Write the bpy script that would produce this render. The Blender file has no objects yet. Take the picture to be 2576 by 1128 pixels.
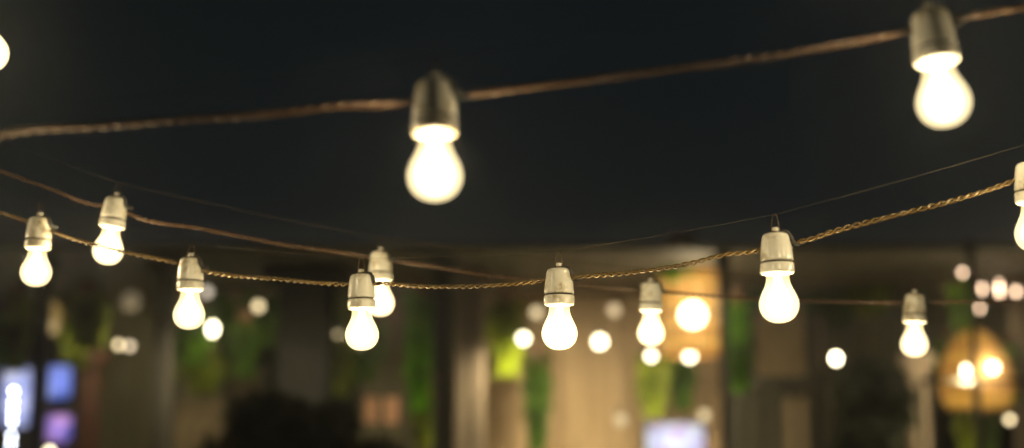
import bpy, math, random
from mathutils import Vector, Matrix
random.seed(11)
R = math.radians
sc = bpy.context.scene
col = sc.collection

# ------------------------------------------------------------------ camera
F = 2576 * 50 / 36.0            # focal length in the working pixel grid (2576 x 1128)
PITCH = R(9)
CAM = Vector((0, 0, 1.6))
FWD = Vector((0, math.cos(PITCH), math.sin(PITCH)))
UPV = Vector((0, -math.sin(PITCH), math.cos(PITCH)))
def ray(u, v):
    return FWD + Vector((1, 0, 0)) * ((u - 1288) / F) + UPV * ((564 - v) / F)
def P(u, v, d):                  # survey point at depth d along the view axis
    return CAM + ray(u, v) * d
def PY(u, v, Y):                 # survey point at distance Y in front of the camera
    r = ray(u, v)
    return CAM + r * (Y / r.y)
cd = bpy.data.cameras.new('camera')
co = bpy.data.objects.new('camera', cd); col.objects.link(co)
co.location = CAM; co.rotation_euler = (math.pi / 2 + PITCH, 0, 0)
cd.lens = 50; cd.sensor_width = 36; cd.clip_start = 0.02; cd.clip_end = 2000
cd.dof.use_dof = True; cd.dof.focus_distance = 1.77; cd.dof.aperture_fstop = 2.0
cd.dof.aperture_blades = 0
sc.camera = co

# ------------------------------------------------------------------ render
sc.render.engine = 'CYCLES'
sc.view_settings.view_transform = 'Standard'; sc.view_settings.look = 'None'
sc.view_settings.exposure = 0; sc.view_settings.gamma = 1
cy = sc.cycles
cy.use_denoising = True
cy.max_bounces = 6; cy.diffuse_bounces = 3; cy.glossy_bounces = 3; cy.transmission_bounces = 4
cy.transparent_max_bounces = 16; cy.volume_bounces = 0
cy.sample_clamp_indirect = 3.0
cy.sample_clamp_direct = 30.0
cy.caustics_reflective = False; cy.caustics_refractive = False

# ------------------------------------------------------------------ helpers
def tag(o, label=None, cat=None, group=None, kind=None):
    if label: o['label'] = label
    if cat: o['category'] = cat
    if group: o['group'] = group
    if kind: o['kind'] = kind
    return o
def empty(name, loc, label, cat, group=None):
    o = bpy.data.objects.new(name, None); col.objects.link(o)
    o.location = loc; o.empty_display_size = 0.05
    return tag(o, label, cat, group)

class MB:
    def __init__(s): s.v = []; s.f = []
    def quad(s, a, b, c, d):
        n = len(s.v); s.v += [tuple(a), tuple(b), tuple(c), tuple(d)]; s.f.append((n, n+1, n+2, n+3))
    def box(s, x0, x1, y0, y1, z0, z1, bev=0.0):
        n = len(s.v)
        for z in (z0, z1):
            s.v += [(x0, y0, z), (x1, y0, z), (x1, y1, z), (x0, y1, z)]
        s.f += [(n, n+3, n+2, n+1), (n+4, n+5, n+6, n+7), (n, n+1, n+5, n+4), (n+1, n+2, n+6, n+5), (n+2, n+3, n+7, n+6), (n+3, n, n+4, n+7)]
        return s
    def tube(s, pts, rad, sides=8, caps=True):
        pts = [Vector(p) for p in pts]
        n0 = len(s.v); m = len(pts)
        ref = Vector((0, 0, 1))
        for i, p in enumerate(pts):
            t = (pts[min(i+1, m-1)] - pts[max(i-1, 0)]).normalized()
            if abs(t.dot(ref)) > 0.97: rf = Vector((0, 1, 0))
            else: rf = ref
            a = t.cross(rf).normalized(); b = t.cross(a)
            rr = rad[i] if isinstance(rad, (list, tuple)) else rad
            for k in range(sides):
                q = 2 * math.pi * k / sides
                s.v.append(tuple(p + a * (rr * math.cos(q)) + b * (rr * math.sin(q))))
        for i in range(m - 1):
            for k in range(sides):
                k2 = (k + 1) % sides
                s.f.append((n0 + i*sides + k, n0 + i*sides + k2, n0 + (i+1)*sides + k2, n0 + (i+1)*sides + k))
        if caps:
            s.f.append(tuple(n0 + k for k in range(sides))[::-1])
            s.f.append(tuple(n0 + (m-1)*sides + k for k in range(sides)))
        return s
    def lathe(s, prof, seg=40, c=(0, 0, 0), wob=None):
        n0 = len(s.v); m = len(prof)
        for i, (r, z) in enumerate(prof):
            for k in range(seg):
                q = 2 * math.pi * k / seg
                rr = max(r, 1e-5)
                if wob: rr *= wob(q, z)
                s.v.append((c[0] + rr * math.cos(q), c[1] + rr * math.sin(q), c[2] + z))
        for i in range(m - 1):
            for k in range(seg):
                k2 = (k + 1) % seg
                s.f.append((n0 + i*seg + k, n0 + (i+1)*seg + k, n0 + (i+1)*seg + k2, n0 + i*seg + k2))
        return s
    def sphere(s, c, r, seg=20, rings=12, sz=1.0):
        prof = [(r * math.sin(math.pi * i / rings), r * sz * math.cos(math.pi * i / rings)) for i in range(rings + 1)]
        return s.lathe(prof, seg, c)
    def leaf(s, p, d, n, L, W):
        d = d.normalized(); side = d.cross(n)
        if side.length < 1e-4: side = Vector((1, 0, 0))
        side.normalize()
        up = side.cross(d)
        i = len(s.v)
        s.v += [tuple(p), tuple(p + d*L*0.35 + side*W*0.5), tuple(p + d*L*0.75 + side*W*0.36 - up*L*0.06), tuple(p + d*L - up*L*0.16),
                tuple(p + d*L*0.75 - side*W*0.36 - up*L*0.06), tuple(p + d*L*0.35 - side*W*0.5)]
        s.f += [(i, i+1, i+2, i+3), (i, i+3, i+4, i+5)]
    def build(s, name, mat, parent=None, smooth=False, bevel=0):
        me = bpy.data.meshes.new(name); me.from_pydata(s.v, [], s.f); me.update()
        if smooth: me.polygons.foreach_set('use_smooth', [True] * len(me.polygons))
        me.materials.append(mat)
        o = bpy.data.objects.new(name, me); col.objects.link(o)
        if parent: o.parent = parent
        if bevel:
            b = o.modifiers.new('bevel', 'BEVEL'); b.width = bevel; b.segments = 2; b.limit_method = 'ANGLE'
        return o

# ------------------------------------------------------------------ materials
def new_mat(name):
    m = bpy.data.materials.new(name); m.use_nodes = True
    nt = m.node_tree
    return m, nt, nt.nodes['Principled BSDF'], nt.nodes['Material Output']
def noise_mat(name, c1, c2, scale=8, rough=0.7, bump=0.2, stretch=(1, 1, 1), detail=5, metallic=0, transl=0, spec=0.5):
    m, nt, bs, out = new_mat(name)
    tc = nt.nodes.new('ShaderNodeTexCoord'); mp = nt.nodes.new('ShaderNodeMapping'); mp.inputs['Scale'].default_value = stretch
    nz = nt.nodes.new('ShaderNodeTexNoise'); nz.inputs['Scale'].default_value = scale; nz.inputs['Detail'].default_value = detail
    rp = nt.nodes.new('ShaderNodeValToRGB')
    rp.color_ramp.elements[0].position = 0.32; rp.color_ramp.elements[1].position = 0.68
    rp.color_ramp.elements[0].color = (*c1, 1); rp.color_ramp.elements[1].color = (*c2, 1)
    nt.links.new(tc.outputs['Object'], mp.inputs['Vector']); nt.links.new(mp.outputs[0], nz.inputs['Vector'])
    nt.links.new(nz.outputs['Fac'], rp.inputs['Fac']); nt.links.new(rp.outputs['Color'], bs.inputs['Base Color'])
    bs.inputs['Roughness'].default_value = rough; bs.inputs['Metallic'].default_value = metallic
    bs.inputs['Specular IOR Level'].default_value = spec
    if bump:
        bp = nt.nodes.new('ShaderNodeBump'); bp.inputs['Strength'].default_value = bump; bp.inputs['Distance'].default_value = 0.01
        nt.links.new(nz.outputs['Fac'], bp.inputs['Height']); nt.links.new(bp.outputs[0], bs.inputs['Normal'])
    if transl:
        tr = nt.nodes.new('ShaderNodeBsdfTranslucent'); mx = nt.nodes.new('ShaderNodeMixShader'); mx.inputs[0].default_value = transl
        nt.links.new(rp.outputs['Color'], tr.inputs['Color'])
        nt.links.new(bs.outputs[0], mx.inputs[1]); nt.links.new(tr.outputs[0], mx.inputs[2]); nt.links.new(mx.outputs[0], out.inputs['Surface'])
    return m
def plank_mat(name, c1, c2, width=0.14, rough=0.65):
    """vertical boards: a wave across x for the joints, stretched noise for the grain"""
    m, nt, bs, out = new_mat(name)
    tc = nt.nodes.new('ShaderNodeTexCoord')
    sp = nt.nodes.new('ShaderNodeSeparateXYZ'); nt.links.new(tc.outputs['Object'], sp.inputs[0])
    dv = nt.nodes.new('ShaderNodeMath'); dv.operation = 'DIVIDE'; dv.inputs[1].default_value = width; nt.links.new(sp.outputs['X'], dv.inputs[0])
    fl = nt.nodes.new('ShaderNodeMath'); fl.operation = 'FLOOR'; nt.links.new(dv.outputs[0], fl.inputs[0])
    fr = nt.nodes.new('ShaderNodeMath'); fr.operation = 'FRACT'; nt.links.new(dv.outputs[0], fr.inputs[0])
    wn = nt.nodes.new('ShaderNodeTexWhiteNoise'); wn.noise_dimensions = '1D'; nt.links.new(fl.outputs[0], wn.inputs['W'])
    mp = nt.nodes.new('ShaderNodeMapping'); mp.inputs['Scale'].default_value = (9, 9, 0.8); nt.links.new(tc.outputs['Object'], mp.inputs[0])
    nz = nt.nodes.new('ShaderNodeTexNoise'); nz.inputs['Scale'].default_value = 3; nz.inputs['Detail'].default_value = 6; nt.links.new(mp.outputs[0], nz.inputs['Vector'])
    ad = nt.nodes.new('ShaderNodeMath'); ad.operation = 'MULTIPLY_ADD'; ad.inputs[1].default_value = 0.5
    nt.links.new(wn.outputs['Value'], ad.inputs[0]); 
    hv = nt.nodes.new('ShaderNodeMath'); hv.operation = 'MULTIPLY'; hv.inputs[1].default_value = 0.5; nt.links.new(nz.outputs['Fac'], hv.inputs[0])
    nt.links.new(hv.outputs[0], ad.inputs[2])
    rp = nt.nodes.new('ShaderNodeValToRGB'); rp.color_ramp.elements[0].color = (*c1, 1); rp.color_ramp.elements[1].color = (*c2, 1)
    nt.links.new(ad.outputs[0], rp.inputs[0])
    gt = nt.nodes.new('ShaderNodeMath'); gt.operation = 'GREATER_THAN'; gt.inputs[1].default_value = 0.06; nt.links.new(fr.outputs[0], gt.inputs[0])
    mx = nt.nodes.new('ShaderNodeMix'); mx.data_type = 'RGBA'; mx.inputs['A'].default_value = (0.01, 0.008, 0.006, 1)
    nt.links.new(gt.outputs[0], mx.inputs['Factor']); nt.links.new(rp.outputs[0], mx.inputs['B'])
    nt.links.new(mx.outputs['Result'], bs.inputs['Base Color']); bs.inputs['Roughness'].default_value = rough
    bp = nt.nodes.new('ShaderNodeBump'); bp.inputs['Strength'].default_value = 0.4; bp.inputs['Distance'].default_value = 0.01
    nt.links.new(gt.outputs[0], bp.inputs['Height']); nt.links.new(bp.outputs[0], bs.inputs['Normal'])
    return m
def emit_mat(name, c, s):
    m, nt, bs, out = new_mat(name)
    bs.inputs['Base Color'].default_value = (0.12, 0.11, 0.09, 1); bs.inputs['Roughness'].default_value = 0.3
    bs.inputs['Emission Color'].default_value = (*c, 1); bs.inputs['Emission Strength'].default_value = s
    return m

# glazed porcelain with soot and smears
def porcelain():
    m, nt, bs, out = new_mat('cream_porcelain')
    tc = nt.nodes.new('ShaderNodeTexCoord')
    oi = nt.nodes.new('ShaderNodeObjectInfo')
    ofs = nt.nodes.new('ShaderNodeVectorMath'); ofs.operation = 'ADD'
    sc_ = nt.nodes.new('ShaderNodeVectorMath'); sc_.operation = 'SCALE'; sc_.inputs['Scale'].default_value = 3.0
    cb = nt.nodes.new('ShaderNodeCombineXYZ')
    for i in range(3): nt.links.new(oi.outputs['Random'], cb.inputs[i])
    nt.links.new(cb.outputs[0], sc_.inputs[0]); nt.links.new(tc.outputs['Object'], ofs.inputs[0]); nt.links.new(sc_.outputs[0], ofs.inputs[1])
    n1 = nt.nodes.new('ShaderNodeTexNoise'); n1.inputs['Scale'].default_value = 75; n1.inputs['Detail'].default_value = 8; n1.inputs['Roughness'].default_value = 0.7
    n2 = nt.nodes.new('ShaderNodeTexNoise'); n2.inputs['Scale'].default_value = 24; n2.inputs['Detail'].default_value = 4
    for n in (n1, n2): nt.links.new(ofs.outputs[0], n.inputs['Vector'])
    mu = nt.nodes.new('ShaderNodeMath'); mu.operation = 'MULTIPLY'; nt.links.new(n1.outputs['Fac'], mu.inputs[0]); nt.links.new(n2.outputs['Fac'], mu.inputs[1])
    rp = nt.nodes.new('ShaderNodeValToRGB')
    e = rp.color_ramp.elements
    e[0].position = 0.0; e[0].color = (0.77, 0.755, 0.66, 1)
    e[1].position = 0.41; e[1].color = (0.13, 0.10, 0.055, 1)
    k = e.new(0.25); k.color = (0.66, 0.63, 0.52, 1)
    k = e.new(0.325); k.color = (0.46, 0.40, 0.27, 1)
    nt.links.new(mu.outputs[0], rp.inputs[0]); nt.links.new(rp.outputs[0], bs.inputs['Base Color'])
    rr = nt.nodes.new('ShaderNodeMapRange'); rr.inputs['To Min'].default_value = 0.14; rr.inputs['To Max'].default_value = 0.42
    nt.links.new(n2.outputs['Fac'], rr.inputs['Value']); nt.links.new(rr.outputs[0], bs.inputs['Roughness'])
    bs.inputs['Coat Weight'].default_value = 0.35; bs.inputs['Coat Roughness'].default_value = 0.10
    n3 = nt.nodes.new('ShaderNodeTexNoise'); n3.inputs['Scale'].default_value = 260; n3.inputs['Detail'].default_value = 3
    nt.links.new(ofs.outputs[0], n3.inputs['Vector'])
    bp = nt.nodes.new('ShaderNodeBump'); bp.inputs['Strength'].default_value = 0.25; bp.inputs['Distance'].default_value = 0.0012
    nt.links.new(n3.outputs['Fac'], bp.inputs['Height']); nt.links.new(bp.outputs[0], bs.inputs['Normal']); nt.links.new(bp.outputs[0], bs.inputs['Coat Normal'])
    return m
M_PORC = porcelain()

# lit glass envelope: it glows and lets the lamp inside shine through; the neck is a little more amber
def bulb_glass(name, s):
    m, nt, bs, out = new_mat(name)
    nt.nodes.remove(bs)
    tc = nt.nodes.new('ShaderNodeTexCoord'); sp = nt.nodes.new('ShaderNodeSeparateXYZ'); nt.links.new(tc.outputs['Object'], sp.inputs[0])
    mr = nt.nodes.new('ShaderNodeMapRange'); mr.inputs['From Min'].default_value = -0.062; mr.inputs['From Max'].default_value = -0.046
    nt.links.new(sp.outputs['Z'], mr.inputs['Value'])
    rp = nt.nodes.new('ShaderNodeValToRGB'); rp.color_ramp.elements[0].color = (1, 0.81, 0.44, 1); rp.color_ramp.elements[1].color = (1, 0.70, 0.30, 1)
    nt.links.new(mr.outputs[0], rp.inputs[0])
    st = nt.nodes.new('ShaderNodeMapRange'); st.inputs['To Min'].default_value = s; st.inputs['To Max'].default_value = s * 0.72
    nt.links.new(mr.outputs[0], st.inputs['Value'])
    oi = nt.nodes.new('ShaderNodeObjectInfo'); vr = nt.nodes.new('ShaderNodeMapRange'); vr.inputs['To Min'].default_value = 0.78; vr.inputs['To Max'].default_value = 1.2
    nt.links.new(oi.outputs['Random'], vr.inputs['Value'])
    vm = nt.nodes.new('ShaderNodeMath'); vm.operation = 'MULTIPLY'; nt.links.new(st.outputs[0], vm.inputs[0]); nt.links.new(vr.outputs[0], vm.inputs[1])
    em = nt.nodes.new('ShaderNodeEmission'); nt.links.new(rp.outputs[0], em.inputs['Color']); nt.links.new(vm.outputs[0], em.inputs['Strength'])
    tr = nt.nodes.new('ShaderNodeBsdfTransparent'); ad = nt.nodes.new('ShaderNodeAddShader')
    nt.links.new(em.outputs[0], ad.inputs[0]); nt.links.new(tr.outputs[0], ad.inputs[1]); nt.links.new(ad.outputs[0], out.inputs['Surface'])
    return m
M_GLASS = bulb_glass('lit_frosted_glass', 0.9)
M_CORE = bulb_glass('glowing_core', 2.6)
M_CORD = noise_mat('brown_twisted_cord', (0.040, 0.019, 0.006), (0.105, 0.052, 0.015), 160, 0.40, 0.25, metallic=0.4, spec=0.8)
M_CORD2 = noise_mat('dark_twisted_cord', (0.12, 0.074, 0.019), (0.22, 0.138, 0.036), 160, 0.30, 0.25, metallic=0.4, spec=0.9)
M_RUBBER = noise_mat('black_rubber', (0.012, 0.011, 0.009), (0.03, 0.026, 0.02), 90, 0.5, 0.2)
M_HOOK = noise_mat('rusty_wire', (0.05, 0.03, 0.015), (0.12, 0.07, 0.03), 120, 0.5, 0.2, metallic=0.6)
M_WIRE = noise_mat('steel_wire', (0.05, 0.04, 0.028), (0.26, 0.21, 0.13), 70, 0.4, 0.2, metallic=0.8)
M_GAP_SHADE = noise_mat('gap_shade', (0.015, 0.012, 0.008), (0.035, 0.028, 0.016), 120, 0.7, 0)  # shade of the socket gap put into the colour

LIGHT_C = (1.0, 0.80, 0.47)
def lamp(name, parent, loc, power, rad=0.014, c=LIGHT_C, down=False):
    ld = bpy.data.lights.new(name, 'SPOT' if down else 'POINT')
    if down: ld.spot_size = R(165); ld.spot_blend = 1.0
    ld.energy = power; ld.color = c; ld.shadow_soft_size = rad
    o = bpy.data.objects.new(name, ld); col.objects.link(o); o.location = loc
    if parent: o.parent = parent
    return o

# ------------------------------------------------------------------ hanging light: one is built, the rest are copies
mm = 0.001
LEN = 0.1026
def ms(pr): return [(r * mm, z * mm) for r, z in pr]
def make_light():
    root = bpy.data.objects.new('hanging_light', None); col.objects.link(root); root.empty_display_size = 0.02
    b = MB(); b.lathe(ms([(0, 0.3), (8, 0.3), (11, 0.0), (13.2, -0.8), (14.8, -2.3), (15.7, -4.6), (16.3, -8), (17.1, -14), (17.9, -20), (18.5, -27), (18.7, -30.6), (18.5, -31.4), (17.9, -32.0), (16.8, -32.1), (0, -32.1)]), 56)
    body = b.build('socket_body', M_PORC, root, True)
    b = MB(); b.lathe(ms([(0, -31.8), (16.4, -31.8), (16.6, -33.2), (16.4, -34.6), (0, -34.6)]), 48); b.build('gap_disc', M_GAP_SHADE, root, True)  # dark disc that paints the gap between body and ring
    b = MB(); b.lathe(ms([(14, -34.1), (17.6, -34.1), (18.7, -34.6), (19.1, -35.6), (19.2, -39), (19.3, -43), (19.2, -44.6), (18.6, -45.9), (17.6, -46.7), (16.6, -46.9), (15.6, -46.4), (15.1, -45.2), (14.6, -40), (0, -39.5)]), 56)
    b.build('socket_ring', M_PORC, root, True)
    b = MB(); b.lathe(ms([(0, 7.2), (2.4, 7.2), (3.4, 6.9), (3.9, 6.1), (4.0, 2.0), (4.4, 0.6), (5.2, 0.0), (0, 0)]), 24); b.build('top_nipple', M_PORC, root, True)
    # glass envelope
    pr = [(11.8, -41), (12.6, -45), (12.8, -49), (13.0, -53), (13.7, -57), (15.2, -61.5), (17.4, -66), (19.6, -70.5), (21.3, -75), (22.3, -79), (22.5, -82), (22.1, -86), (20.9, -90), (18.8, -94), (15.6, -97.6), (11.4, -100.4), (6.5, -102.0), (2.2, -102.5), (0, -102.6)]
    b = MB(); b.lathe(ms(pr), 56); b.build('glass_bulb', M_GLASS, root, True)
    b = MB(); b.lathe(ms([(0, -47), (4.5, -48), (5, -54), (7, -62), (11.5, -70), (14.5, -77), (15, -81), (14, -87), (11, -92), (6, -95.5), (0, -97)]), 32); b.build('glow_core', M_CORE, root, True)
    # wire loop the light hangs by
    b = MB()
    b.tube([(-4.6*mm, 0, 1*mm), (-4.3*mm, 0.4*mm, 8*mm), (-3.4*mm, 0.2*mm, 15*mm), (-2.2*mm, 0, 21*mm), (0, 0, 22.8*mm), (2.4*mm, 0, 21*mm), (3.3*mm, -0.2*mm, 15*mm), (4.4*mm, -0.4*mm, 8*mm), (4.6*mm, 0, 1*mm)], 0.55*mm, 8)
    b.tube([(5.0*mm*math.cos(a*0.6), 5.0*mm*math.sin(a*0.6), (1.2 + a*0.045)*mm) for a in range(26)], 0.6*mm, 6)
    b.build('wire_loop', M_HOOK, root, True)
    # rubber lead running over the shoulder into the side hole where the cord leaves
    b = MB()
    b.tube([(3*mm, -4*mm, 1.2*mm), (8*mm, -6*mm, 1.6*mm), (12*mm, -7*mm, 0.2*mm), (14.6*mm, -7.4*mm, -4*mm), (15.6*mm, -7*mm, -9*mm), (17.6*mm, -4.6*mm, -13*mm), (22*mm, -1.5*mm, -13.6*mm), (27*mm, 0, -13*mm)],
           [1.6*mm, 2.0*mm, 2.3*mm, 3.0*mm, 3.4*mm, 3.2*mm, 2.6*mm, 1.9*mm], 12)
    b.build('cord_sleeve', M_RUBBER, root, True)
    return root
proto = make_light()
first = [True]
def children(o): return [c for c in bpy.data.objects if c.parent == o]
def copy_tree(o, parent=None):
    c = o.copy(); col.objects.link(c)
    if parent: c.parent = parent
    for ch in children(o): copy_tree(ch, c)
    return c
def place_light(top, bot, label, group, power, spin=0.0, d=None, lean=0.0):
    """top and bottom as surveyed; the depth follows from the real length of the fitting"""
    if d is None:
        d = 1.7
        for _ in range(8):
            T = P(*top, d); B = PY(*bot, T.y); d *= LEN / (B - T).length
    T = P(*top, d); B = PY(*bot, T.y)
    ax = (T - B).normalized()
    ax = (ax + Vector((0, lean, 0))).normalized()
    q = Vector((0, 0, 1)).rotation_difference(ax)
    if first[0]: root = proto; first[0] = False
    else: root = copy_tree(proto)
    root.rotation_mode = 'QUATERNION'
    from mathutils import Quaternion
    root.rotation_quaternion = q @ Quaternion((0, 0, 1), spin)
    root.location = T
    tag(root, label, 'light', group)
    lights_pending.append((root, power))
    return dict(T=T, ax=ax, d=d, root=root, att=T - ax * 0.0135, hook=T + ax * 0.0222)
lights_pending = []

GM = 'lights hanging on the sharp middle cord'
GB = 'lights hanging on the far blurred cord'
GF = 'large lights hanging on the near cord'
GU = 'lights on the highest cord'
PM, PB, PF = 1.6, 1.55, 2.9
MID = [
 place_light((100, 548), (88, 721), 'white light with cream socket, leftmost on the middle cord near the left edge', GM, PM, 0.15),
 place_light((481, 650), (474, 829), 'white light in sparkling socket beside a small oval glow, second from left on middle cord', GM, PM, -0.1),
 place_light((909, 691), (911, 882), 'sharp white light partly covering the blurred light right behind it', GM, PM, 0.05),
 place_light((1406, 676), (1408, 881), 'sharpest light with grimy cream socket, at the low centre of the middle cord', GM, PM, 0.0),
 place_light((1951, 588), (1962, 813), 'big sharp light right of the glowing wicker lantern, with clean pale socket', GM, PM, 0.1),
 place_light((2590, 410), (2608, 634), 'light cut off by the right edge of the photo', GM, PM, -0.2),
]
BACK = [
 place_light((293, 497), (266, 666), 'blurred light tilting left above the upper left sharp light', GB, PB, 0.1),
 place_light((958, 634), (956, 796), 'blurred light half hidden behind a sharp light left of centre', GB, PB, -0.2),
 place_light((1637, 712), (1638, 871), 'blurred light overlapping the left side of the glowing wicker lantern', GB, PB, 0.2),
 place_light((2301, 741), (2300, 899), 'blurred light hanging in front of the tan column at right', GB, PB, 0.0),
]
FRONT = [
 place_light((1094, 206), (1095, 508), 'large soft light hanging straight down in the upper middle against black sky', GF, PF, 0.0, lean=0.06),
 place_light((2337, 30), (2378, 322), 'large soft light leaning right in the upper right corner', GF, PF, 0.1, lean=0.06),
]
UPPER = [
 place_light((-80, -40), (-20, 178), 'glowing light cut off by the left edge high in the sky', GU, PF, 0.0),
 place_light((2432, -222), (2430, -5), 'light at the top edge showing only the tip of its bulb', GU, PF, 0.0),
]
# overhead lights of the same strings beyond the frame
OUTER = [
 place_light((3050, 250), (3075, 480), 'light on the middle cord beyond the right edge', GM, PM, 0.0),
 place_light((-330, 430), (-345, 600), 'light on the middle cord beyond the left edge', GM, PM, 0.0),
 place_light((-150, 360), (-165, 660), 'large light on the near cord beyond the left edge', GF, PF, 0.0),
]
OUTER.append(place_light((3590, -330), (3640, -30), 'large light on the near cord beyond the right edge', GF, PF, 0.0))
for root, p in lights_pending:
    lamp('lamp_light', root, (0, 0, -0.079), p, 0.0165)

# ------------------------------------------------------------------ twisted cords and support wires
def catmull(pts, step=0.004):
    out = []
    n = len(pts)
    for i in range(n - 1):
        p0 = pts[max(i-1, 0)]; p1 = pts[i]; p2 = pts[i+1]; p3 = pts[min(i+2, n-1)]
        # centripetal-ish tangents
        L = (p2 - p1).length
        def tang(a, b, c):
            la = max((b - a).length, 1e-5); lb = max((c - b).length, 1e-5)
            return ((b - a) / la * lb + (c - b) / lb * la) / (la + lb)
        m1 = tang(p0, p1, p2) if i > 0 else (p2 - p1) / L
        m2 = tang(p1, p2, p3) if i < n - 2 else (p2 - p1) / L
        k = max(2, int(L / step))
        for j in range(k):
            t = j / k
            h00 = 2*t**3 - 3*t**2 + 1; h10 = t**3 - 2*t**2 + t; h01 = -2*t**3 + 3*t**2; h11 = t**3 - t**2
            out.append(p1*h00 + m1*(h10*L) + p2*h01 + m2*(h11*L))
    out.append(pts[-1]); return out
def twisted(name, pts, label, cat, mat, pitch=0.0225, rs=0.00130, off=0.00185, sides=8):
    path = catmull(pts, pitch / 14)
    b = MB()
    s = [0.0]
    for i in range(1, len(path)): s.append(s[-1] + (path[i] - path[i-1]).length)
    rnd = random.Random(len(path))
    ph1, ph2 = rnd.random()*6, rnd.random()*6
    for strand in (0, 1):
        q = []
        for i, p in enumerate(path):
            t = (path[min(i+1, len(path)-1)] - path[max(i-1, 0)]).normalized()
            a = t.cross(Vector((0, 0, 1))).normalized(); c = a.cross(t)
            w = 2*math.pi*s[i]/pitch + 0.9*math.sin(s[i]*9 + ph1) + 0.5*math.sin(s[i]*23 + ph2) + strand*math.pi
            wob = 1 + 0.15*math.sin(s[i]*61 + ph1)
            q.append(p + a*(off*wob*math.cos(w)) + c*(off*wob*math.sin(w) + 0.0006*math.sin(s[i]*17 + ph2)))
        b.tube(q, rs, sides)
    o = b.build(name, mat, None, True)
    return tag(o, label, cat)
def way(seq, dl):
    """seq: mix of surveyed (u, v) points and light records; depths of free points are interpolated"""
    us = [((x['u'], x['d']) if isinstance(x, dict) else None) for x in seq]
    pts = []
    def depth(u):
        for (a, da), (b_, db) in zip(dl, dl[1:]):
            if u <= b_: return da + (db - da) * (u - a) / (b_ - a)
        (a, da), (b_, db) = dl[-2:]
        return da + (db - da) * (u - a) / (b_ - a)
    for x in seq:
        if isinstance(x, dict): pts.append(x['att'].copy())
        else: pts.append(P(x[0], x[1], depth(x[0])))
    return pts
def setu(recs):
    for r in recs:
        v = r['T'] - CAM; dd = v.dot(FWD); r['u'] = 1288 + F * v.x / dd
setu(MID); setu(BACK); setu(FRONT); setu(UPPER); setu(OUTER)
dm = [(OUTER[1]['u'], OUTER[1]['d'])] + [(r['u'], r['d']) for r in MID] + [(OUTER[0]['u'], OUTER[0]['d'])]
twisted('light_cord', way([(-700, 340), OUTER[1], (-150, 497), (0, 534), MID[0], (135, 585), (290, 630), (440, 661), MID[1], (520, 683), (690, 703), (870, 716), MID[2], (945, 713), (1060, 720), (1190, 721), (1300, 715), (1365, 708), MID[3],
        (1441, 699), (1600, 684), (1740, 662), (1830, 640), (1905, 632), MID[4], (1995, 613), (2120, 577), (2260, 540), (2400, 503), (2545, 457), MID[5], (2700, 395), OUTER[0], (3400, 120)], dm),
        'sharp twisted brown cord sagging across the photo from left edge to right edge', 'cord', M_CORD2)
db_ = [(-500, BACK[0]['d'])] + [(r['u'], r['d']) for r in BACK] + [(3000, BACK[3]['d'])]
twisted('light_cord', way([(-700, 160), (-300, 315), (0, 430), (130, 476), (245, 517), BACK[0], (335, 543), (520, 578), (700, 612), (910, 645), BACK[1], (1010, 660), (1200, 688), (1400, 712), (1590, 731), BACK[2], (1690, 737), (1850, 748), (2000, 756), (2140, 761), (2255, 762), BACK[3], (2350, 759), (2576, 757), (3000, 740)], db_),
        'blurred brown cord falling from the left edge behind the sharp cord', 'cord', M_CORD)
df = [(OUTER[2]['u'], OUTER[2]['d'])] + [(r['u'], r['d']) for r in FRONT] + [(3000, FRONT[1]['d'])]
twisted('light_cord', way([(-700, 390), OUTER[2], (0, 338), (250, 318), (500, 300), (720, 283), (850, 266), (1005, 258), FRONT[0], (1185, 236), (1400, 212), (1700, 173), (2000, 130), (2240, 86), FRONT[1], (2430, 43), (2576, 20), (3000, -60)], df),
        'thick soft brown cord rising to the right across the black sky', 'cord', M_CORD, pitch=0.027, rs=0.0014, off=0.0021)
du = [(UPPER[0]['u'], UPPER[0]['d']), (UPPER[1]['u'], UPPER[1]['d'])]
twisted('light_cord', way([(-600, 100), UPPER[0], (400, -130), (1288, -260), (1900, -265), UPPER[1], (3000, -220)], du), 'highest cord passing above the frame', 'cord', M_CORD)
def wire(hooks, ends, label, rad=0.0002, mat=M_WIRE):
    pts = [ends[0]] + hooks + [ends[1]]
    path = []
    for a, b_ in zip(pts, pts[1:]):
        k = 24; sag = (b_ - a).length * 0.006
        for j in range(k):
            t = j / k; path.append(a.lerp(b_, t) - Vector((0, 0, sag * 4 * t * (1 - t))))
    path.append(pts[-1])
    o = MB().tube(path, rad, 6).build('support_wire', mat, None, True)
    return tag(o, label, 'wire')
wire([OUTER[1]['hook']] + [r['hook'] for r in MID] + [OUTER[0]['hook']], (P(-900, 200, 2.5), P(3500, -60, 1.3)), 'thin straight steel wire just above the sharp middle cord')
wire([r['hook'] for r in BACK], (P(-700, 90, 2.2), P(3000, 690, 2.3)), 'thin faint wire above the far blurred cord', 0.0003, M_HOOK)
wire([OUTER[2]['hook']] + [r['hook'] for r in FRONT], (P(-700, 320, 1.2), P(3000, -150, 1.2)), 'thin blurred wire above the near cord', 0.00015, M_RUBBER)

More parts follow.
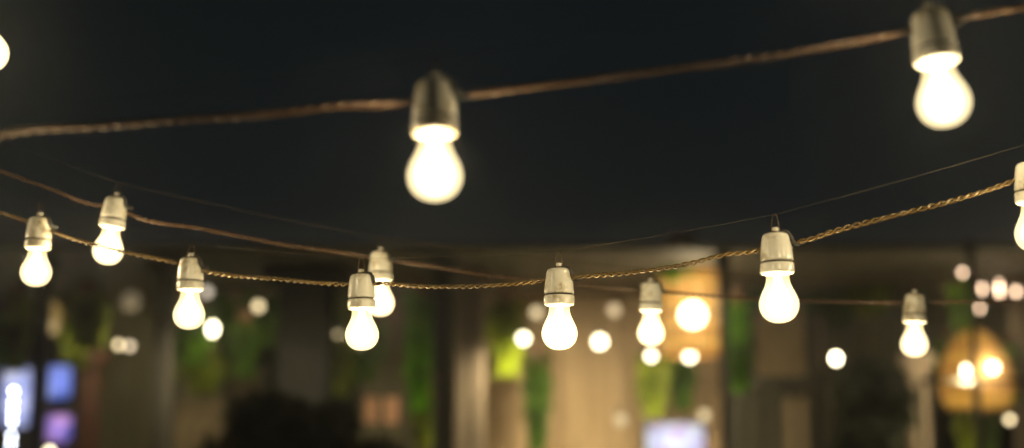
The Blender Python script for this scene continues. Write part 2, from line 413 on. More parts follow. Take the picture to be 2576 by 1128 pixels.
# ------------------------------------------------------------------ world
SUN_EL, SUN_AZ = R(-6), R(200)
w = bpy.data.worlds.new('World'); sc.world = w; w.use_nodes = True
nt = w.node_tree; bg = nt.nodes['Background']
sky = nt.nodes.new('ShaderNodeTexSky'); sky.sky_type = 'NISHITA'; sky.sun_disc = False
sky.sun_elevation = SUN_EL; sky.sun_rotation = SUN_AZ
mx = nt.nodes.new('ShaderNodeMix'); mx.data_type = 'RGBA'; mx.inputs['Factor'].default_value = 0.9
mx.inputs['B'].default_value = (0.0082, 0.0100, 0.0104, 1)
sk = nt.nodes.new('ShaderNodeMix'); sk.data_type = 'RGBA'; sk.blend_type = 'MULTIPLY'; sk.inputs['Factor'].default_value = 1; sk.inputs['B'].default_value = (0.05, 0.05, 0.05, 1)
nt.links.new(sky.outputs[0], sk.inputs['A']); nt.links.new(sk.outputs['Result'], mx.inputs['A'])
nt.links.new(mx.outputs['Result'], bg.inputs['Color']); bg.inputs['Strength'].default_value = 1.0
# thin haze added for halos round the bulbs and to lift the blacks
vs = nt.nodes.new('ShaderNodeVolumeScatter'); vs.inputs['Density'].default_value = 0.0048; vs.inputs['Anisotropy'].default_value = 0.97
vs.inputs['Color'].default_value = (1, 1, 1, 1)
v2 = nt.nodes.new('ShaderNodeVolumeScatter'); v2.inputs['Density'].default_value = 0.0014; v2.inputs['Anisotropy'].default_value = 0.45; v2.inputs['Color'].default_value = (0.9, 1, 1, 1)
va = nt.nodes.new('ShaderNodeAddShader'); nt.links.new(vs.outputs[0], va.inputs[0]); nt.links.new(v2.outputs[0], va.inputs[1])
nt.links.new(va.outputs[0], nt.nodes['World Output'].inputs['Volume'])
w.cycles.homogeneous_volume = True; w.cycles.volume_sampling = 'EQUIANGULAR'
# the night sky itself, a dome far outside
sd = MB().sphere((0, 0, 0), 60, 48, 24)
sm = bpy.data.materials.new('night_sky'); sm.use_nodes = True; st_ = sm.node_tree; st_.nodes.remove(st_.nodes['Principled BSDF'])
em_ = st_.nodes.new('ShaderNodeEmission'); ge_ = st_.nodes.new('ShaderNodeTexCoord'); nz_ = st_.nodes.new('ShaderNodeTexNoise'); nz_.inputs['Scale'].default_value = 0.06
rp_ = st_.nodes.new('ShaderNodeValToRGB'); rp_.color_ramp.elements[0].color = (0.0032, 0.0062, 0.0068, 1); rp_.color_ramp.elements[1].color = (0.0034, 0.0062, 0.0088, 1)
rp_.color_ramp.elements[0].position = 0.3; rp_.color_ramp.elements[1].position = 0.7
st_.links.new(ge_.outputs['Object'], nz_.inputs['Vector']); st_.links.new(nz_.outputs['Fac'], rp_.inputs[0]); 
sx_ = st_.nodes.new('ShaderNodeSeparateXYZ'); st_.links.new(ge_.outputs['Object'], sx_.inputs[0])
mr_ = st_.nodes.new('ShaderNodeMapRange'); mr_.interpolation_type = 'SMOOTHSTEP'; mr_.inputs['From Min'].default_value = 60*math.sin(R(7.0)); mr_.inputs['From Max'].default_value = 60*math.sin(R(11.5))
st_.links.new(sx_.outputs['Z'], mr_.inputs['Value'])
mg_ = st_.nodes.new('ShaderNodeMix'); mg_.data_type = 'RGBA'; mg_.inputs['A'].default_value = (0.020, 0.0185, 0.0145, 1)   # town glow low over the roofs
st_.links.new(mr_.outputs[0], mg_.inputs['Factor']); st_.links.new(rp_.outputs[0], mg_.inputs['B']); st_.links.new(mg_.outputs['Result'], em_.inputs['Color'])
em_.inputs['Strength'].default_value = 1.0
st_.links.new(em_.outputs[0], st_.nodes['Material Output'].inputs['Surface'])
tag(sd.build('sky', sm, None, True), kind='structure')
sl = bpy.data.lights.new('moonlight', 'SUN'); sl.energy = 0.004; sl.angle = R(0.5); sl.color = (0.8, 0.9, 1)
so = bpy.data.objects.new('moonlight', sl); col.objects.link(so); so.rotation_euler = (R(50), 0, R(200))

# ------------------------------------------------------------------ setting
M_GROUND = noise_mat('dark_soil', (0.03, 0.028, 0.02), (0.06, 0.05, 0.035), 3, 0.9, 0.4)
M_PAVE = noise_mat('patio_stone', (0.14, 0.12, 0.1), (0.24, 0.21, 0.17), 5, 0.7, 0.3)
tag(MB().box(-55, 55, -55, 55, -0.3, -0.004).build('ground', M_GROUND), kind='structure')
tag(MB().box(-9, 9, -3, 12.5, -0.2, 0.0).build('patio', M_PAVE), kind='structure')

# ------------------------------------------------------------------ building
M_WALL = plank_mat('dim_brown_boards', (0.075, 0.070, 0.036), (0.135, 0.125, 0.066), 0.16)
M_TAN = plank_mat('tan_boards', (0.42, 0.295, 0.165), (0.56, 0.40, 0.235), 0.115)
M_SOFFIT = plank_mat('soffit_boards', (0.09, 0.08, 0.058), (0.15, 0.135, 0.10), 0.2)
M_DARK = noise_mat('dark_timber', (0.030, 0.028, 0.022), (0.052, 0.048, 0.038), 6, 0.6, 0.3, (1, 1, 0.1))
M_BROWN = noise_mat('red_brown_timber', (0.07, 0.028, 0.014), (0.11, 0.045, 0.024), 6, 0.6, 0.3, (1, 1, 0.1))
M_PALE = noise_mat('pale_paint', (0.19, 0.15, 0.11), (0.27, 0.215, 0.16), 4, 0.6, 0.2, (1, 1, 0.15))
M_COL = noise_mat('tan_plaster', (0.50, 0.39, 0.27), (0.64, 0.51, 0.36), 4, 0.6, 0.2, (1, 1, 0.15))
M_BLACKD = noise_mat('near_black_matte', (0.016, 0.017, 0.016), (0.026, 0.026, 0.024), 5, 0.95, 0.2, spec=0.05)
M_BLACKG = noise_mat('dark_window_glass', (0.008, 0.009, 0.01), (0.014, 0.015, 0.016), 2, 0.08, 0)
YW = 11.0
bl = empty('restaurant_building', (0, YW, 0), 'dim timber building front with low eave behind all the lights', 'building')
def part(name, mat, box, parent, bevel=0.0):
    ox, oy, oz = parent.location
    x0, x1, y0, y1, z0, z1 = box
    return MB().box(x0-ox, x1-ox, y0-oy, y1-oy, z0-oz, z1-oz).build(name, mat, parent, bevel=bevel)
ZS = 2.72
part('back_wall', M_WALL, (-8, 8, YW, YW+0.2, 0, ZS), bl)
part('soffit', M_SOFFIT, (-8, 8, 8.0, YW+0.2, ZS+0.003, ZS+0.018), bl)
part('roof', M_DARK, (-8, 8, 8.04, YW+0.5, ZS+0.021, ZS+0.04), bl)
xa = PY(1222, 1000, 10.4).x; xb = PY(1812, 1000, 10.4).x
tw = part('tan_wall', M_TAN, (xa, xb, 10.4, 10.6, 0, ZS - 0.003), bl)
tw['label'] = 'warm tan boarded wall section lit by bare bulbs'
for (u0, u1, v0) in ((2356, 2420, 1035), (2482, 2556, 1035), (1985, 2040, 980)):
    p0, p1 = PY(u0, v0, 10.97), PY(u1, v0, 10.97)
    f = part('window', M_DARK, (p0.x-0.04, p1.x+0.04, 10.93, 10.995, p0.z-0.9, p0.z+0.04), bl)
    MB().box(p0.x, p1.x, 10.90-YW, 10.928-YW, p0.z-0.86, p0.z).build('window_pane', M_BLACKG, f)

def post(u0, u1, vr, Y, mat, label, ztop=ZS, name='wooden_post', cat='post', depth=None, group=None, zb=0.0):
    a, b_ = PY(u0, vr, Y), PY(u1, vr, Y)
    wd = b_.x - a.x; dp = depth or wd
    cx = (a.x + b_.x) / 2
    o = empty(name, (cx, Y + dp/2, zb), label, cat, group)
    MB().box(-wd/2, wd/2, -dp/2, dp/2, 0.0, ztop - 0.004 - zb).build('shaft', mat, o, bevel=min(0.012, wd*0.15))
    if zb == 0: MB().box(-wd*0.72, wd*0.72, -dp*0.72, dp*0.72, 0.001, 0.12).build('foot', mat, o, bevel=0.008)
    MB().box(-wd*0.8, wd*0.8, -dp*0.8, dp*0.8, ztop-0.10-zb, ztop-0.006-zb).build('cap', mat, o, bevel=0.008)
    return o
GP = 'posts under the eave'
post(78, 113, 950, 8.2, M_DARK, 'dark post standing in front of the blue screens at far left', group=GP)
post(380, 428, 950, 8.2, M_DARK, 'dark post left of the small oval glow', group=GP)
post(695, 825, 900, 8.6, M_BLACKD, 'broad dark post left of the centre, above the dark bush', group=GP)
post(1088, 1132, 950, 8.3, M_DARK, 'dark post directly left of the pale double post', group=GP)
post(1144, 1178, 950, 8.9, M_PALE, 'pale post, left one of the close pair beside the tan wall', group=GP)
post(1184, 1219, 950, 8.9, M_PALE, 'pale post, right one of the close pair beside the tan wall', group=GP)
post(1815, 1838, 950, 8.1, M_DARK, 'slim dark post right of the wicker lantern and tan wall', group=GP)
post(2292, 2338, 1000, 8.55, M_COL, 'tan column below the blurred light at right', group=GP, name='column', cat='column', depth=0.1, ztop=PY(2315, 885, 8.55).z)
post(2447, 2463, 900, 7.6, M_DARK, 'thin dark pole in front of the bell shaped lantern', group=GP, name='metal_pole', cat='pole')
post(2560, 2600, 1000, 9.3, M_PALE, 'pale post at the right edge of the photo', group=GP)
post(200, 243, 1000, 10.2, M_BROWN, 'red brown post right of the blue screens', group=GP, ztop=PY(220, 915, 10.2).z + 0.1)

# rail behind the slim post
ra, rb = PY(1842, 960, 9.4), PY(2085, 960, 9.4)
rl = empty('railing', ((ra.x+rb.x)/2, 9.4, 0), 'dark wooden railing right of the slim dark post', 'railing')
hw = (rb.x - ra.x)/2
MB().box(-hw, hw, -0.03, 0.03, ra.z-0.03, ra.z+0.03).build('top_rail', M_DARK, rl, bevel=0.006)
MB().box(-hw, hw, -0.02, 0.02, ra.z-0.75, ra.z-0.70).build('bottom_rail', M_DARK, rl, bevel=0.005)
for i in range(7):
    x = -hw + 0.03 + i*(2*hw-0.06)/6
    MB().box(x-0.015, x+0.015, -0.015, 0.015, 0.0 if i in (0, 6) else ra.z-0.70, ra.z-0.03).build('baluster', M_DARK, rl)
rc = PY(2352, 958, 7.9); rd = PY(2576, 958, 7.9)
r2 = empty('crossbar', ((rc.x+rd.x)/2, 7.9, rc.z), 'dark horizontal bar crossing the bell shaped lantern', 'bar')
hw2 = (rd.x-rc.x)/2 + 0.1
MB().box(-hw2, hw2, -0.014, 0.014, -0.014, 0.014).build('bar', M_DARK, r2, bevel=0.003)
for x in (-hw2+0.02, hw2-0.02): MB().box(x-0.012, x+0.012, 0.015, 0.04, -rc.z, 0.014).build('upright', M_DARK, r2)

p0, p1 = PY(640, 870, 10.97), PY(905, 870, 10.97)
dr = part('dark_backing_panel', M_BLACKD, (p0.x, p1.x, 10.93, 10.996, 0, p0.z), bl)  # made-up dark panel, darkens the wall behind the bush
MB().tube([((p0.x+p1.x)/2-0.05, 10.90-YW, 1.0), ((p0.x+p1.x)/2-0.05, 10.90-YW, 1.3)], 0.012, 8).build('panel_bar', M_HOOK, dr)  # bar on the added dark panel
# boards and screens of timber standing in front of the wall
def board_panel(u0, u1, v0, v1, Y, mat, label, name='timber_screen', cat='screen'):
    a, b_ = PY(u0, v0, Y), PY(u1, v1, Y)
    o = empty(name, ((a.x+b_.x)/2, Y, b_.z), label, cat)
    h = a.z - b_.z; wd = b_.x - a.x
    MB().box(-wd/2, wd/2, -0.01, 0.012, 0, h).build('panel', mat, o)
    for x in (-wd/2, wd/2): MB().box(x-0.02, x+0.02, -0.025, 0.025, -0.02, h+0.02).build('stile', M_DARK, o, bevel=0.004)
    return o
M_WICK = noise_mat('weathered_boards', (0.03, 0.026, 0.015), (0.22, 0.17, 0.095), 3.2, 0.8, 0.4, (1, 1, 0.6))
M_WICK2 = noise_mat('brown_boards', (0.14, 0.105, 0.06), (0.42, 0.32, 0.19), 3.6, 0.8, 0.4, (1, 1, 0.5))
zl = PY(500, 930, 10.5).z
board_panel(436, 560, 1000, 1480, 10.5, M_WICK, 'brown weathered screen low at left of the dark bush')
board_panel(575, 650, 930, 1480, 10.6, M_WICK, 'narrow brown screen beside the dark bush')
board_panel(1890, 2035, 770, 945, 10.4, M_WICK2, 'brown boarded screen behind the dark railing')
board_panel(2046, 2080, 795, 925, 10.0, M_PALE, 'narrow pale board right of the boarded screen', 'shutter', 'shutter')
board_panel(1960, 2050, 1000, 1480, 10.6, M_WICK2, 'brown lower screen below the dark railing')
board_panel(860, 1075, 730, 900, 10.8, M_WICK, 'dim brown screen behind the hanging plants left of the pale posts')

# ------------------------------------------------------------------ plants
def leaf_mat(name, c1, c2): return noise_mat(name, tuple(x*0.4 for x in c1), tuple(x*1.15 for x in c2), 7, 0.5, 0, transl=0.4)
M_LIME = leaf_mat('lime_leaves', (0.19, 0.27, 0.010), (0.33, 0.42, 0.02))
M_VIVID = leaf_mat('vivid_leaves', (0.10, 0.33, 0.010), (0.20, 0.52, 0.02))
M_GREEN = leaf_mat('green_leaves', (0.10, 0.26, 0.010), (0.21, 0.43, 0.03))
M_DEEP = leaf_mat('deep_green_leaves', (0.045, 0.11, 0.010), (0.09, 0.19, 0.02))
M_OLIVE = leaf_mat('olive_leaves', (0.15, 0.22, 0.012), (0.27, 0.34, 0.03))
M_TEAL = leaf_mat('blue_green_leaves', (0.06, 0.16, 0.08), (0.12, 0.26, 0.14))
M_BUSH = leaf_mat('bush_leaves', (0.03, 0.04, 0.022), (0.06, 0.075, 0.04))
M_POT = noise_mat('clay_pot', (0.14, 0.08, 0.05), (0.22, 0.13, 0.08), 12, 0.8, 0.2)
M_STEM = noise_mat('plant_stem', (0.06, 0.06, 0.02), (0.1, 0.1, 0.04), 12, 0.8, 0.2)
GPL = 'plants hanging under the eave'
def hanging_plant(u0, u1, v0, v1, Y, mat, label, n=620):
    a, b_ = PY(u0, v0, Y), PY(u1, v1, Y)
    cx = (a.x + b_.x)/2; rx = (b_.x - a.x)/2; h = a.z - b_.z
    top = a.z
    o = empty('hanging_plant', (cx, Y, b_.z), label, 'plant', GPL)
    fo = MB()
    for i in range(n):
        t = random.random()**0.8                      # 0 at the top, 1 at the tip
        rr = rx * (0.55 + 0.6*math.sin(math.pi*min(1, t*1.15)))*(1 - 0.5*t)
        q = random.random()*6.283; rad = rr*math.sqrt(random.random())*(1.4 if random.random() < 0.12 else 1.0)
        p = Vector((math.cos(q)*rad, math.sin(q)*rad*0.8, h*(1-t)))
        d = Vector((math.cos(q)*0.7, math.sin(q)*0.7, -0.7 - 0.6*random.random() + (0.6 if t < 0.15 else 0)))
        nn = Vector((random.uniform(-1, 1), random.uniform(-1, 1), random.uniform(0.2, 1)))
        L = random.uniform(0.05, 0.10)*(0.7 + min(1.2, rx*4))
        fo.leaf(p, d, nn, L, L*random.uniform(0.35, 0.55))
    fo.build('foliage', mat, o)
    st = MB()
    for i in range(5):
        q = i*1.257; st.tube([(0.02*math.cos(q), 0.02*math.sin(q), h), (rx*0.6*math.cos(q), rx*0.5*math.sin(q), h*0.8), (rx*0.5*math.cos(q+0.4), rx*0.45*math.sin(q+0.4), h*0.4), (rx*0.25*math.cos(q), rx*0.2*math.sin(q), h*0.08)], 0.004, 5)
    st.build('stems', M_STEM, o)
    pr = min(0.09, rx*0.8)
    pt = MB(); pt.lathe([(0, -0.02), (pr*0.7, -0.02), (pr, 0.09), (pr*1.08, 0.10), (pr*1.08, 0.115), (pr*0.92, 0.115), (pr*0.85, 0.08), (0, 0.08)], 20, (0, 0, h - 0.06)); pt.build('pot', M_POT, o, True)
    if ZS - top > 0.08:
        hg = MB()
        for q in (0, 2.09, 4.19): hg.tube([(pr*math.cos(q), pr*math.sin(q), h+0.05), (0, 0, ZS - b_.z)], 0.002, 5)
        hg.build('hanger', M_HOOK, o)
    return o
HP = [
 (640, 690, 735, 850, 10.3, M_DEEP, 'green plant behind the pale cream lamp left of the broad dark post'),
 (590, 640, 800, 930, 10.0, M_DEEP, 'deep green plant low between the small oval glow and the broad post'),
 (195, 245, 730, 850, 9.6, M_OLIVE, 'olive plant left of the close pair of dim bulbs'),
 (470, 560, 880, 960, 10.2, M_OLIVE, 'olive plant low below the second sharp light from left'),
 (26, 62, 735, 915, 9.0, M_LIME, 'lime green trailing plant at far left above the blue screens'),
 (-10, 26, 780, 900, 9.4, M_GREEN, 'green plant cut by the left edge'),
 (150, 250, 740, 890, 10.2, M_OLIVE, 'dim olive plant right of the first dark post'),
 (440, 525, 775, 890, 9.6, M_GREEN, 'green plant behind the second sharp light from left'),
 (545, 635, 730, 870, 10.2, M_DEEP, 'dark green plant right of the small oval glow'),
 (832, 892, 715, 970, 9.4, M_OLIVE, 'yellow green plant behind the third sharp light'),
 (880, 960, 800, 935, 10.2, M_DEEP, 'dim plant below the third sharp light'),
 (1030, 1082, 725, 1015, 9.0, M_VIVID, 'tall green plant left of the dark post and pale pair of posts'),
 (1050, 1090, 960, 1110, 9.6, M_OLIVE, 'low olive plant left of the pale pair of posts'),
 (1240, 1312, 745, 925, 9.2, M_LIME, 'bright lime plant on the tan wall, left of a glowing bulb'),
 (1326, 1376, 880, 1118, 9.7, M_DEEP, 'long dark green trailing plant on the tan wall'),
 (1612, 1676, 885, 1030, 9.7, M_OLIVE, 'lime plant below the wicker lantern'),
 (1694, 1738, 890, 1012, 9.9, M_DEEP, 'small dark green plant right of the lime one below the lantern'),
 (1665, 1765, 615, 690, 8.9, M_VIVID, 'green plant on top of the wicker lantern'),
 (1840, 1882, 750, 965, 8.9, M_VIVID, 'vivid green trailing plant right of the slim dark post'),
 (1880, 1965, 650, 760, 10.0, M_TEAL, 'blue green plant behind the big sharp light'),
 (2140, 2230, 685, 770, 9.8, M_OLIVE, 'dim yellowish plant high on the wall right of the big sharp light'),
 (2030, 2140, 700, 800, 10.3, M_DEEP, 'dim green plant right of the big sharp light'),
 (2396, 2436, 705, 850, 9.3, M_GREEN, 'green plant above the bell shaped lantern'),
 (2362, 2396, 850, 960, 9.0, M_VIVID, 'green sprig along the left side of the bell shaped lantern'),
 (2528, 2562, 860, 1000, 9.0, M_VIVID, 'green sprig along the right side of the bell shaped lantern'),
 (2410, 2446, 1015, 1125, 8.6, M_LIME, 'lime trailing plant below the bell shaped lantern'),
 (2468, 2500, 1030, 1130, 9.0, M_GREEN, 'green trailing plant right of the thin pole, below the lantern'),
]
for h in HP: hanging_plant(*h)

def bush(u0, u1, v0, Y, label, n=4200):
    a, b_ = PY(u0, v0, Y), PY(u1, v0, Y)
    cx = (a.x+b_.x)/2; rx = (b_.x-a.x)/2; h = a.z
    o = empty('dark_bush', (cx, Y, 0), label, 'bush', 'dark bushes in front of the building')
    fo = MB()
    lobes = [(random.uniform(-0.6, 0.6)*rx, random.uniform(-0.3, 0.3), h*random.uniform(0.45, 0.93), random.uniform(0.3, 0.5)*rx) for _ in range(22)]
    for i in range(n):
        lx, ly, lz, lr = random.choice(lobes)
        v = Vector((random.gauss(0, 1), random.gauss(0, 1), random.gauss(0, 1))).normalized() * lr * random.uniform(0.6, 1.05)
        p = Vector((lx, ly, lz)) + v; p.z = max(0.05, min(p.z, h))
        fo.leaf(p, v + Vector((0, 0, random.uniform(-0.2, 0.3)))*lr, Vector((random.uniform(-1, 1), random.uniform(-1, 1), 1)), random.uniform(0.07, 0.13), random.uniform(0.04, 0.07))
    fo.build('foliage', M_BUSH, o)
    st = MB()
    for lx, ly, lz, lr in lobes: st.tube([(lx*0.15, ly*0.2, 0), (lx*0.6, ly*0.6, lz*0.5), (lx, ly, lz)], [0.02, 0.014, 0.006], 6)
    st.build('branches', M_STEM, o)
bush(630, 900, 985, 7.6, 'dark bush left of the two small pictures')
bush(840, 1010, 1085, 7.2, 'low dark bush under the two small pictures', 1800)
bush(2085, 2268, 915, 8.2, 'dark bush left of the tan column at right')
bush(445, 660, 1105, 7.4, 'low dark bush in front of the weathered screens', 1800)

# ------------------------------------------------------------------ lamps of the building
M_CAP = noise_mat('lamp_cap', (0.05, 0.04, 0.03), (0.1, 0.08, 0.06), 20, 0.5, 0)
def bokeh_lamp(u, v, Y, r, c, s, label, power=0, sz=1.0, group='bare bulbs under the eave', name='pendant_bulb'):
    p = PY(u, v, Y)
    o = empty(name, p, label, 'lamp', group)
    MB().sphere((0, 0, 0), r, 20, 12, sz).build('globe', emit_mat('lit_globe', c, s), o, True)
    MB().lathe([(0, 0.0), (r*0.45, 0.0), (r*0.45, 0.03), (r*0.25, 0.045), (0, 0.045)], 16, (0, 0, r*sz*0.93)).build('cap', M_CAP, o, True)
    MB().tube([(0, 0, r*sz*0.93+0.04), (0, 0, ZS - p.z)], 0.003, 6).build('cord', M_CAP, o)
    if power: lamp('lamp_light', o, (0, -r-0.10, -r*0.6-0.04), power, 0.03, (1.0, 0.82, 0.48), True).rotation_euler = (R(38), 0, 0)  # extra spot in front of the globe, tilted to brighten the wall behind
    return o
WH = (1.0, 0.88, 0.58); CR = (1.0, 0.79, 0.44); PK = (1.0, 0.68, 0.44)
bokeh_lamp(1317, 852, 8.9, 0.030, WH, 9, 'bright round bulb on the tan wall beside the lime plant', 60)
bokeh_lamp(1509, 860, 8.9, 0.036, WH, 9, 'bright round bulb between the sharpest light and the blurred one by the lantern', 60)
bokeh_lamp(1638, 896, 9.1, 0.026, WH, 9, 'bright round bulb just under the blurred light by the lantern', 32)
bokeh_lamp(1735, 896, 9.1, 0.032, WH, 9, 'bright round bulb under the wicker lantern', 32)
bokeh_lamp(535, 828, 8.0, 0.024, WH, 12, 'bright oval bulb right of the second sharp light', 36, 1.5)
bokeh_lamp(2103, 902, 6.9, 0.020, WH, 16, 'bright oval bulb alone in the dark above the right bush', 26, 1.2)
bokeh_lamp(2540, 1056, 9.2, 0.02, CR, 5, 'dim bulb low at the right edge below the bell lantern', 0)
bokeh_lamp(298, 868, 9.8, 0.020, CR, 4.5, 'small dim bulb, left one of the close pair', 9)
bokeh_lamp(326, 871, 9.9, 0.022, (1, .78, .52), 3.2, 'small dim bulb, right one of the close pair', 0)
bokeh_lamp(520, 735, 9.4, 0.030, (1, .86, .66), 1.3, 'pale round lamp half behind the second sharp light', 0)
bokeh_lamp(650, 771, 9.5, 0.030, CR, 2.2, 'pale cream lamp right of the second sharp light', 22)
bokeh_lamp(590, 748, 10.2, 0.06, (1, .78, .42), 0.28, 'dim tan lamp left of the pale cream lamp', 0)
bokeh_lamp(330, 758, 10.2, 0.07, (1, .78, .46), 0.16, 'dim brown lamp high above the close pair of bulbs', 10)
bokeh_lamp(135, 800, 10.0, 0.05, (1, .66, .2), 0.30, 'dim amber lamp right of the first dark post', 6, 2.4)
bokeh_lamp(850, 842, 8.2, 0.016, CR, 0.9, 'faint round bulb left of the third sharp light', 16)
bokeh_lamp(1885, 830, 9.0, 0.016, CR, 0.8, 'faint round bulb left of the boarded screen, under the big sharp light', 0)
bokeh_lamp(1562, 1058, 9.6, 0.040, (1, .80, .46), 0.5, 'faint cream bulb left of the white screen low on the tan wall', 0)
bokeh_lamp(1772, 1046, 9.6, 0.034, (1, .80, .46), 0.9, 'cream bulb at the upper right corner of the white screen', 0)
bokeh_lamp(1030, 765, 9.0, 0.008, CR, 2.5, 'tiny faint bulb right of the third sharp light', 0)
bokeh_lamp(1190, 700, 9.4, 0.04, (1, .74, .5), 0.35, 'faint tan bulb above the pale double post', 0)
bokeh_lamp(2275, 690, 9.4, 0.03, (.8, 1, .6), 0.18, 'faint greenish bulb above the blurred light at right', 0)
bokeh_lamp(14, 885, 9.8, 0.05, (1, .66, .42), 0.22, 'dim brown lamp at the left edge', 0)
bokeh_lamp(1350, 787, 9.9, 0.036, CR, 1.6, 'dim cream lamp left behind the sharpest light', 0)
bokeh_lamp(1545, 781, 9.9, 0.040, (1, .74, .42), 1.1, 'dim cream lamp right of the sharpest light', 0)
bokeh_lamp(125, 1136, 8.8, 0.02, WH, 8, 'cream bulb at the bottom left edge', 0)
G2 = 'pinkish lamps in the upper right'
bokeh_lamp(2420, 683, 9.0, 0.012, PK, 13, 'pinkish lamp, topmost of the right cluster', 4, 2.2, G2)
bokeh_lamp(2470, 727, 9.1, 0.012, PK, 11, 'pinkish lamp, left one of the row of three', 0, 2.0, G2)
bokeh_lamp(2514, 727, 9.1, 0.012, PK, 10, 'tall pinkish lamp, middle one of the row of three', 0, 4.2, G2)
bokeh_lamp(2556, 734, 9.1, 0.012, PK, 9, 'pinkish lamp, right one of the row of three', 0, 2.0, G2)
bokeh_lamp(2466, 776, 9.3, 0.012, PK, 10, 'pinkish lamp hanging lowest in the right cluster', 6, 2.0, G2)

# woven lanterns
def shade_mat(name, c, s, fx=60, fz=60):
    m, nt, bs, out = new_mat(name)
    tc = nt.nodes.new('ShaderNodeTexCoord')
    nz = nt.nodes.new('ShaderNodeTexNoise'); nz.inputs['Scale'].default_value = 7; nz.inputs['Detail'].default_value = 4
    nt.links.new(tc.outputs['Object'], nz.inputs['Vector'])
    rp = nt.nodes.new('ShaderNodeValToRGB')
    rp.color_ramp.elements[0].position = 0.3; rp.color_ramp.elements[1].position = 0.7
    rp.color_ramp.elements[0].color = (c[0]*0.55, c[1]*0.42, c[2]*0.3, 1); rp.color_ramp.elements[1].color = (*c, 1)
    wv = nt.nodes.new('ShaderNodeTexWave'); wv.bands_direction = 'Z'; wv.inputs['Scale'].default_value = 2.5; wv.inputs['Distortion'].default_value = 0.8
    nt.links.new(tc.outputs['Object'], wv.inputs['Vector'])
    av = nt.nodes.new('ShaderNodeMath'); av.operation = 'MULTIPLY_ADD'; av.inputs[1].default_value = 0.45; nt.links.new(wv.outputs['Fac'], av.inputs[0])
    hv = nt.nodes.new('ShaderNodeMath'); hv.operation = 'MULTIPLY'; hv.inputs[1].default_value = 0.55; nt.links.new(nz.outputs['Fac'], hv.inputs[0]); nt.links.new(hv.outputs[0], av.inputs[2])
    nt.links.new(av.outputs[0], rp.inputs[0])
    nt.links.new(rp.outputs[0], bs.inputs['Emission Color']); bs.inputs['Emission Strength'].default_value = s
    bs.inputs['Base Color'].default_value = (0.25, 0.13, 0.04, 1); bs.inputs['Roughness'].default_value = 0.8
    return m
M_RATTAN = noise_mat('rattan', (0.3, 0.17, 0.05), (0.5, 0.31, 0.1), 30, 0.6, 0.3)
def lantern(p, prof, label, c, s, power, core_r, core_off):
    o = empty('wicker_lantern', p, label, 'lantern', 'wicker lanterns')
    MB().lathe([(r*0.96, z) for r, z in prof], 40).build('lining', shade_mat('glowing_lining', c, s), o, True)
    wv = MB()
    z0, z1 = prof[-1][1], prof[0][1]
    def rad(z):
        for (ra_, za), (rb_, zb) in zip(prof, prof[1:]):
            if zb <= z <= za: return rb_ + (ra_ - rb_)*(z - zb)/(za - zb + 1e-9)
        return prof[-1][0]
    n = 15
    for i in range(n + 1):
        z = z0 + (z1 - z0)*i/n; r = max(rad(z), 0.01)
        wv.tube([(r*math.cos(k*math.pi/18), r*math.sin(k*math.pi/18), z) for k in range(37)], 0.004, 5, False)
    for k in range(28):
        q = k*2*math.pi/28
        wv.tube([(rad(z0+(z1-z0)*i/12)*math.cos(q), rad(z0+(z1-z0)*i/12)*math.sin(q), z0+(z1-z0)*i/12) for i in range(13)], 0.003, 5, False)
    wv.build('woven_shade', M_RATTAN, o, True)
    MB().tube([(0, 0, z1), (0, 0, ZS - p.z)], 0.004, 6).build('cord', M_CAP, o)
    lb = MB().sphere(core_off, core_r, 20, 12).build('bulb', emit_mat('lantern_bulb', WH, 8), o, True)
    lamp('lamp_light', o, (0, -prof[2][0]-0.12, 0.0), power, 0.05)  # added point lamp outside the shade, lights its front and surroundings
    return o
pl = PY(1734, 790, 9.0)
k = 9.0/F
lantern(pl, [(25*k, 150*k), (55*k, 140*k), (72*k, 110*k), (76*k, 60*k), (76*k, 0), (78*k, -60*k), (80*k, -88*k), (74*k, -104*k)], 'tall glowing wicker lantern hanging before the tan wall', (1.0, 0.55, 0.11), 1.05, 5, 0.075, (0, -0.17, -10*k))
pr_ = PY(2455, 930, 8.6); k = 8.6/F
lantern(pr_, [(8*k, 105*k), (35*k, 92*k), (62*k, 62*k), (82*k, 20*k), (90*k, -20*k), (92*k, -50*k), (86*k, -80*k), (70*k, -98*k)], 'bell shaped glowing wicker lantern behind the thin pole at right', (1.0, 0.53, 0.07), 0.72, 6, 0.03, (14*k, -0.20, 0))
bokeh_lamp(2430, 932, 7.95, 0.016, WH, 12, 'small white bulb left of the thin pole in front of bell lantern', 30, 1.5)

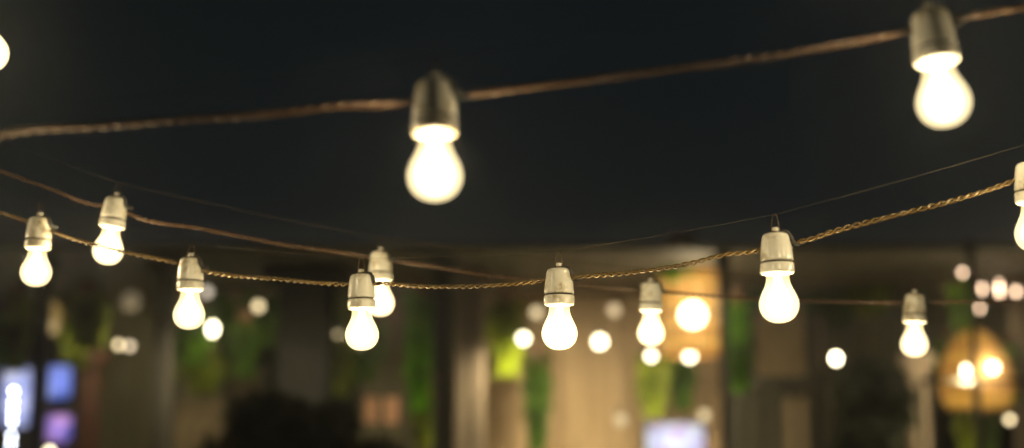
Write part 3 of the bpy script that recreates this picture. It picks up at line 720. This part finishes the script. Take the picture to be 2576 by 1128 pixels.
# ------------------------------------------------------------------ screens
def screen_mat(name, cols, scale, s, seed):
    m, nt, bs, out = new_mat(name)
    tc = nt.nodes.new('ShaderNodeTexCoord'); mp = nt.nodes.new('ShaderNodeMapping'); mp.inputs['Location'].default_value = (seed, seed*0.7, 0)
    nz = nt.nodes.new('ShaderNodeTexNoise'); nz.inputs['Scale'].default_value = scale; nz.inputs['Detail'].default_value = 2
    nt.links.new(tc.outputs['Object'], mp.inputs[0]); nt.links.new(mp.outputs[0], nz.inputs['Vector'])
    rp = nt.nodes.new('ShaderNodeValToRGB')
    e = rp.color_ramp.elements; e[0].position = 0.3; e[0].color = (*cols[0], 1); e[1].position = 0.7; e[1].color = (*cols[-1], 1)
    for i, c in enumerate(cols[1:-1]):
        kx = e.new(0.3 + 0.4*(i+1)/(len(cols)-1)); kx.color = (*c, 1)
    nt.links.new(nz.outputs['Fac'], rp.inputs[0]); nt.links.new(rp.outputs[0], bs.inputs['Emission Color'])
    gm = nt.nodes.new('ShaderNodeMapping'); gm.inputs['Location'].default_value = (-0.76, 0, -0.76); gm.inputs['Scale'].default_value = (1.52, 0, 1.52)
    gg = nt.nodes.new('ShaderNodeTexGradient'); gg.gradient_type = 'QUADRATIC_SPHERE'
    nt.links.new(tc.outputs['Generated'], gm.inputs[0]); nt.links.new(gm.outputs[0], gg.inputs[0])
    gs = nt.nodes.new('ShaderNodeMath'); gs.operation = 'POWER'; gs.inputs[1].default_value = 0.22; nt.links.new(gg.outputs['Fac'], gs.inputs[0])
    gq = nt.nodes.new('ShaderNodeMath'); gq.operation = 'MULTIPLY'; gq.inputs[1].default_value = s * 1.5; nt.links.new(gs.outputs[0], gq.inputs[0])
    nt.links.new(gq.outputs[0], bs.inputs['Emission Strength'])
    bs.inputs['Base Color'].default_value = (0.02, 0.02, 0.02, 1); bs.inputs['Roughness'].default_value = 0.2
    return m
M_BEZEL = noise_mat('black_bezel', (0.012, 0.012, 0.012), (0.02, 0.02, 0.02), 20, 0.4, 0)
def display(u0, u1, v0, v1, Y, mat, label):
    a, b_ = PY(u0, v0, Y), PY(u1, v1, Y)
    o = empty('display_screen', ((a.x+b_.x)/2, Y, b_.z), label, 'screen', 'lit display screens')
    wd = (b_.x-a.x)/2; h = a.z - b_.z
    MB().box(-wd-0.015, wd+0.015, 0.003, 0.05, -0.015, h+0.015).build('casing', M_BEZEL, o, bevel=0.006)
    MB().box(-wd, wd, -0.004, 0.0, 0, h).build('picture', mat, o)
    MB().tube([(0, 0.06, -0.014), (0, 0.06, -b_.z)], 0.02, 10).build('stand', M_BEZEL, o)
    return o
display(8, 76, 925, 1075, 9.6, screen_mat('blue_picture', [(0.10, 0.16, 0.55), (0.55, 0.60, 1.0), (0.9, 0.9, 1.0)], 6, 1.0, 3.1), 'lit blue white screen left of the first dark post')
display(114, 178, 920, 1005, 9.7, screen_mat('sky_blue_picture', [(0.07, 0.13, 0.5), (0.25, 0.33, 0.95), (0.5, 0.6, 1.0)], 8, 0.85, 1.7), 'lit blue screen right of the first dark post, upper one')
display(116, 180, 1042, 1112, 9.7, screen_mat('purple_picture', [(0.12, 0.12, 0.5), (0.5, 0.3, 0.85), (0.75, 0.4, 0.75)], 8, 0.8, 5.3), 'lit purple screen right of the first dark post, lower one')
display(1624, 1774, 1066, 1165, 9.4, screen_mat('white_picture', [(0.8, 0.35, 0.55), (0.55, 0.58, 0.95), (0.80, 0.84, 1.0), (0.95, 0.97, 1.0)], 11, 0.95, 4.4), 'white lit screen low on the tan wall under the lantern')
# upright row of small white lamps beside the blue screen
tp = PY(27, 1128, 9.3)
tb = empty('lamp_row', (tp.x, 9.3, 0), 'upright row of small dazzling white lamps at the lower left edge', 'lamp')
MB().box(-0.015, 0.015, 0.012, 0.03, 0, PY(27, 975, 9.3).z + 0.02).build('upright', M_CAP, tb)
M_WL = emit_mat('white_led', (0.82, 0.88, 1.0), 26)
for vv in (985, 1012, 1036, 1060, 1098, 1120):
    MB().sphere((0, 0, PY(27, vv, 9.3).z), 0.0105, 14, 8).build('lamp_bead', M_WL, tb, True)

# small pictures hung on a dim screen
M_PIC = noise_mat('peach_print', (0.5, 0.26, 0.15), (0.62, 0.36, 0.22), 7, 0.7, 0)
for u0, u1, lab in ((916, 952, 'small peach picture, left one of two above the dark bush'), (966, 1004, 'small peach picture, right one of two above the dark bush')):
    a, b_ = PY(u0, 998, 9.0), PY(u1, 1066, 9.0)
    o = empty('picture', ((a.x+b_.x)/2, 9.0, b_.z), lab, 'picture', 'small pictures')
    wd = (b_.x-a.x)/2; h = a.z-b_.z
    MB().box(-wd, wd, 0, 0.012, 0, h).build('print', M_PIC, o)
    fm = MB()
    fm.box(-wd-0.012, wd+0.012, -0.006, 0.015, h+0.001, h+0.013); fm.box(-wd-0.012, wd+0.012, -0.006, 0.015, -0.013, -0.001)
    fm.box(-wd-0.012, -wd-0.001, -0.006, 0.015, 0, h); fm.box(wd+0.001, wd+0.012, -0.006, 0.015, 0, h)
    fm.build('frame', M_DARK, o)
    MB().tube([(0, 0.01, h+0.013), (0, 0.01, ZS - b_.z)], 0.002, 5).build('hanging_wire', M_HOOK, o)
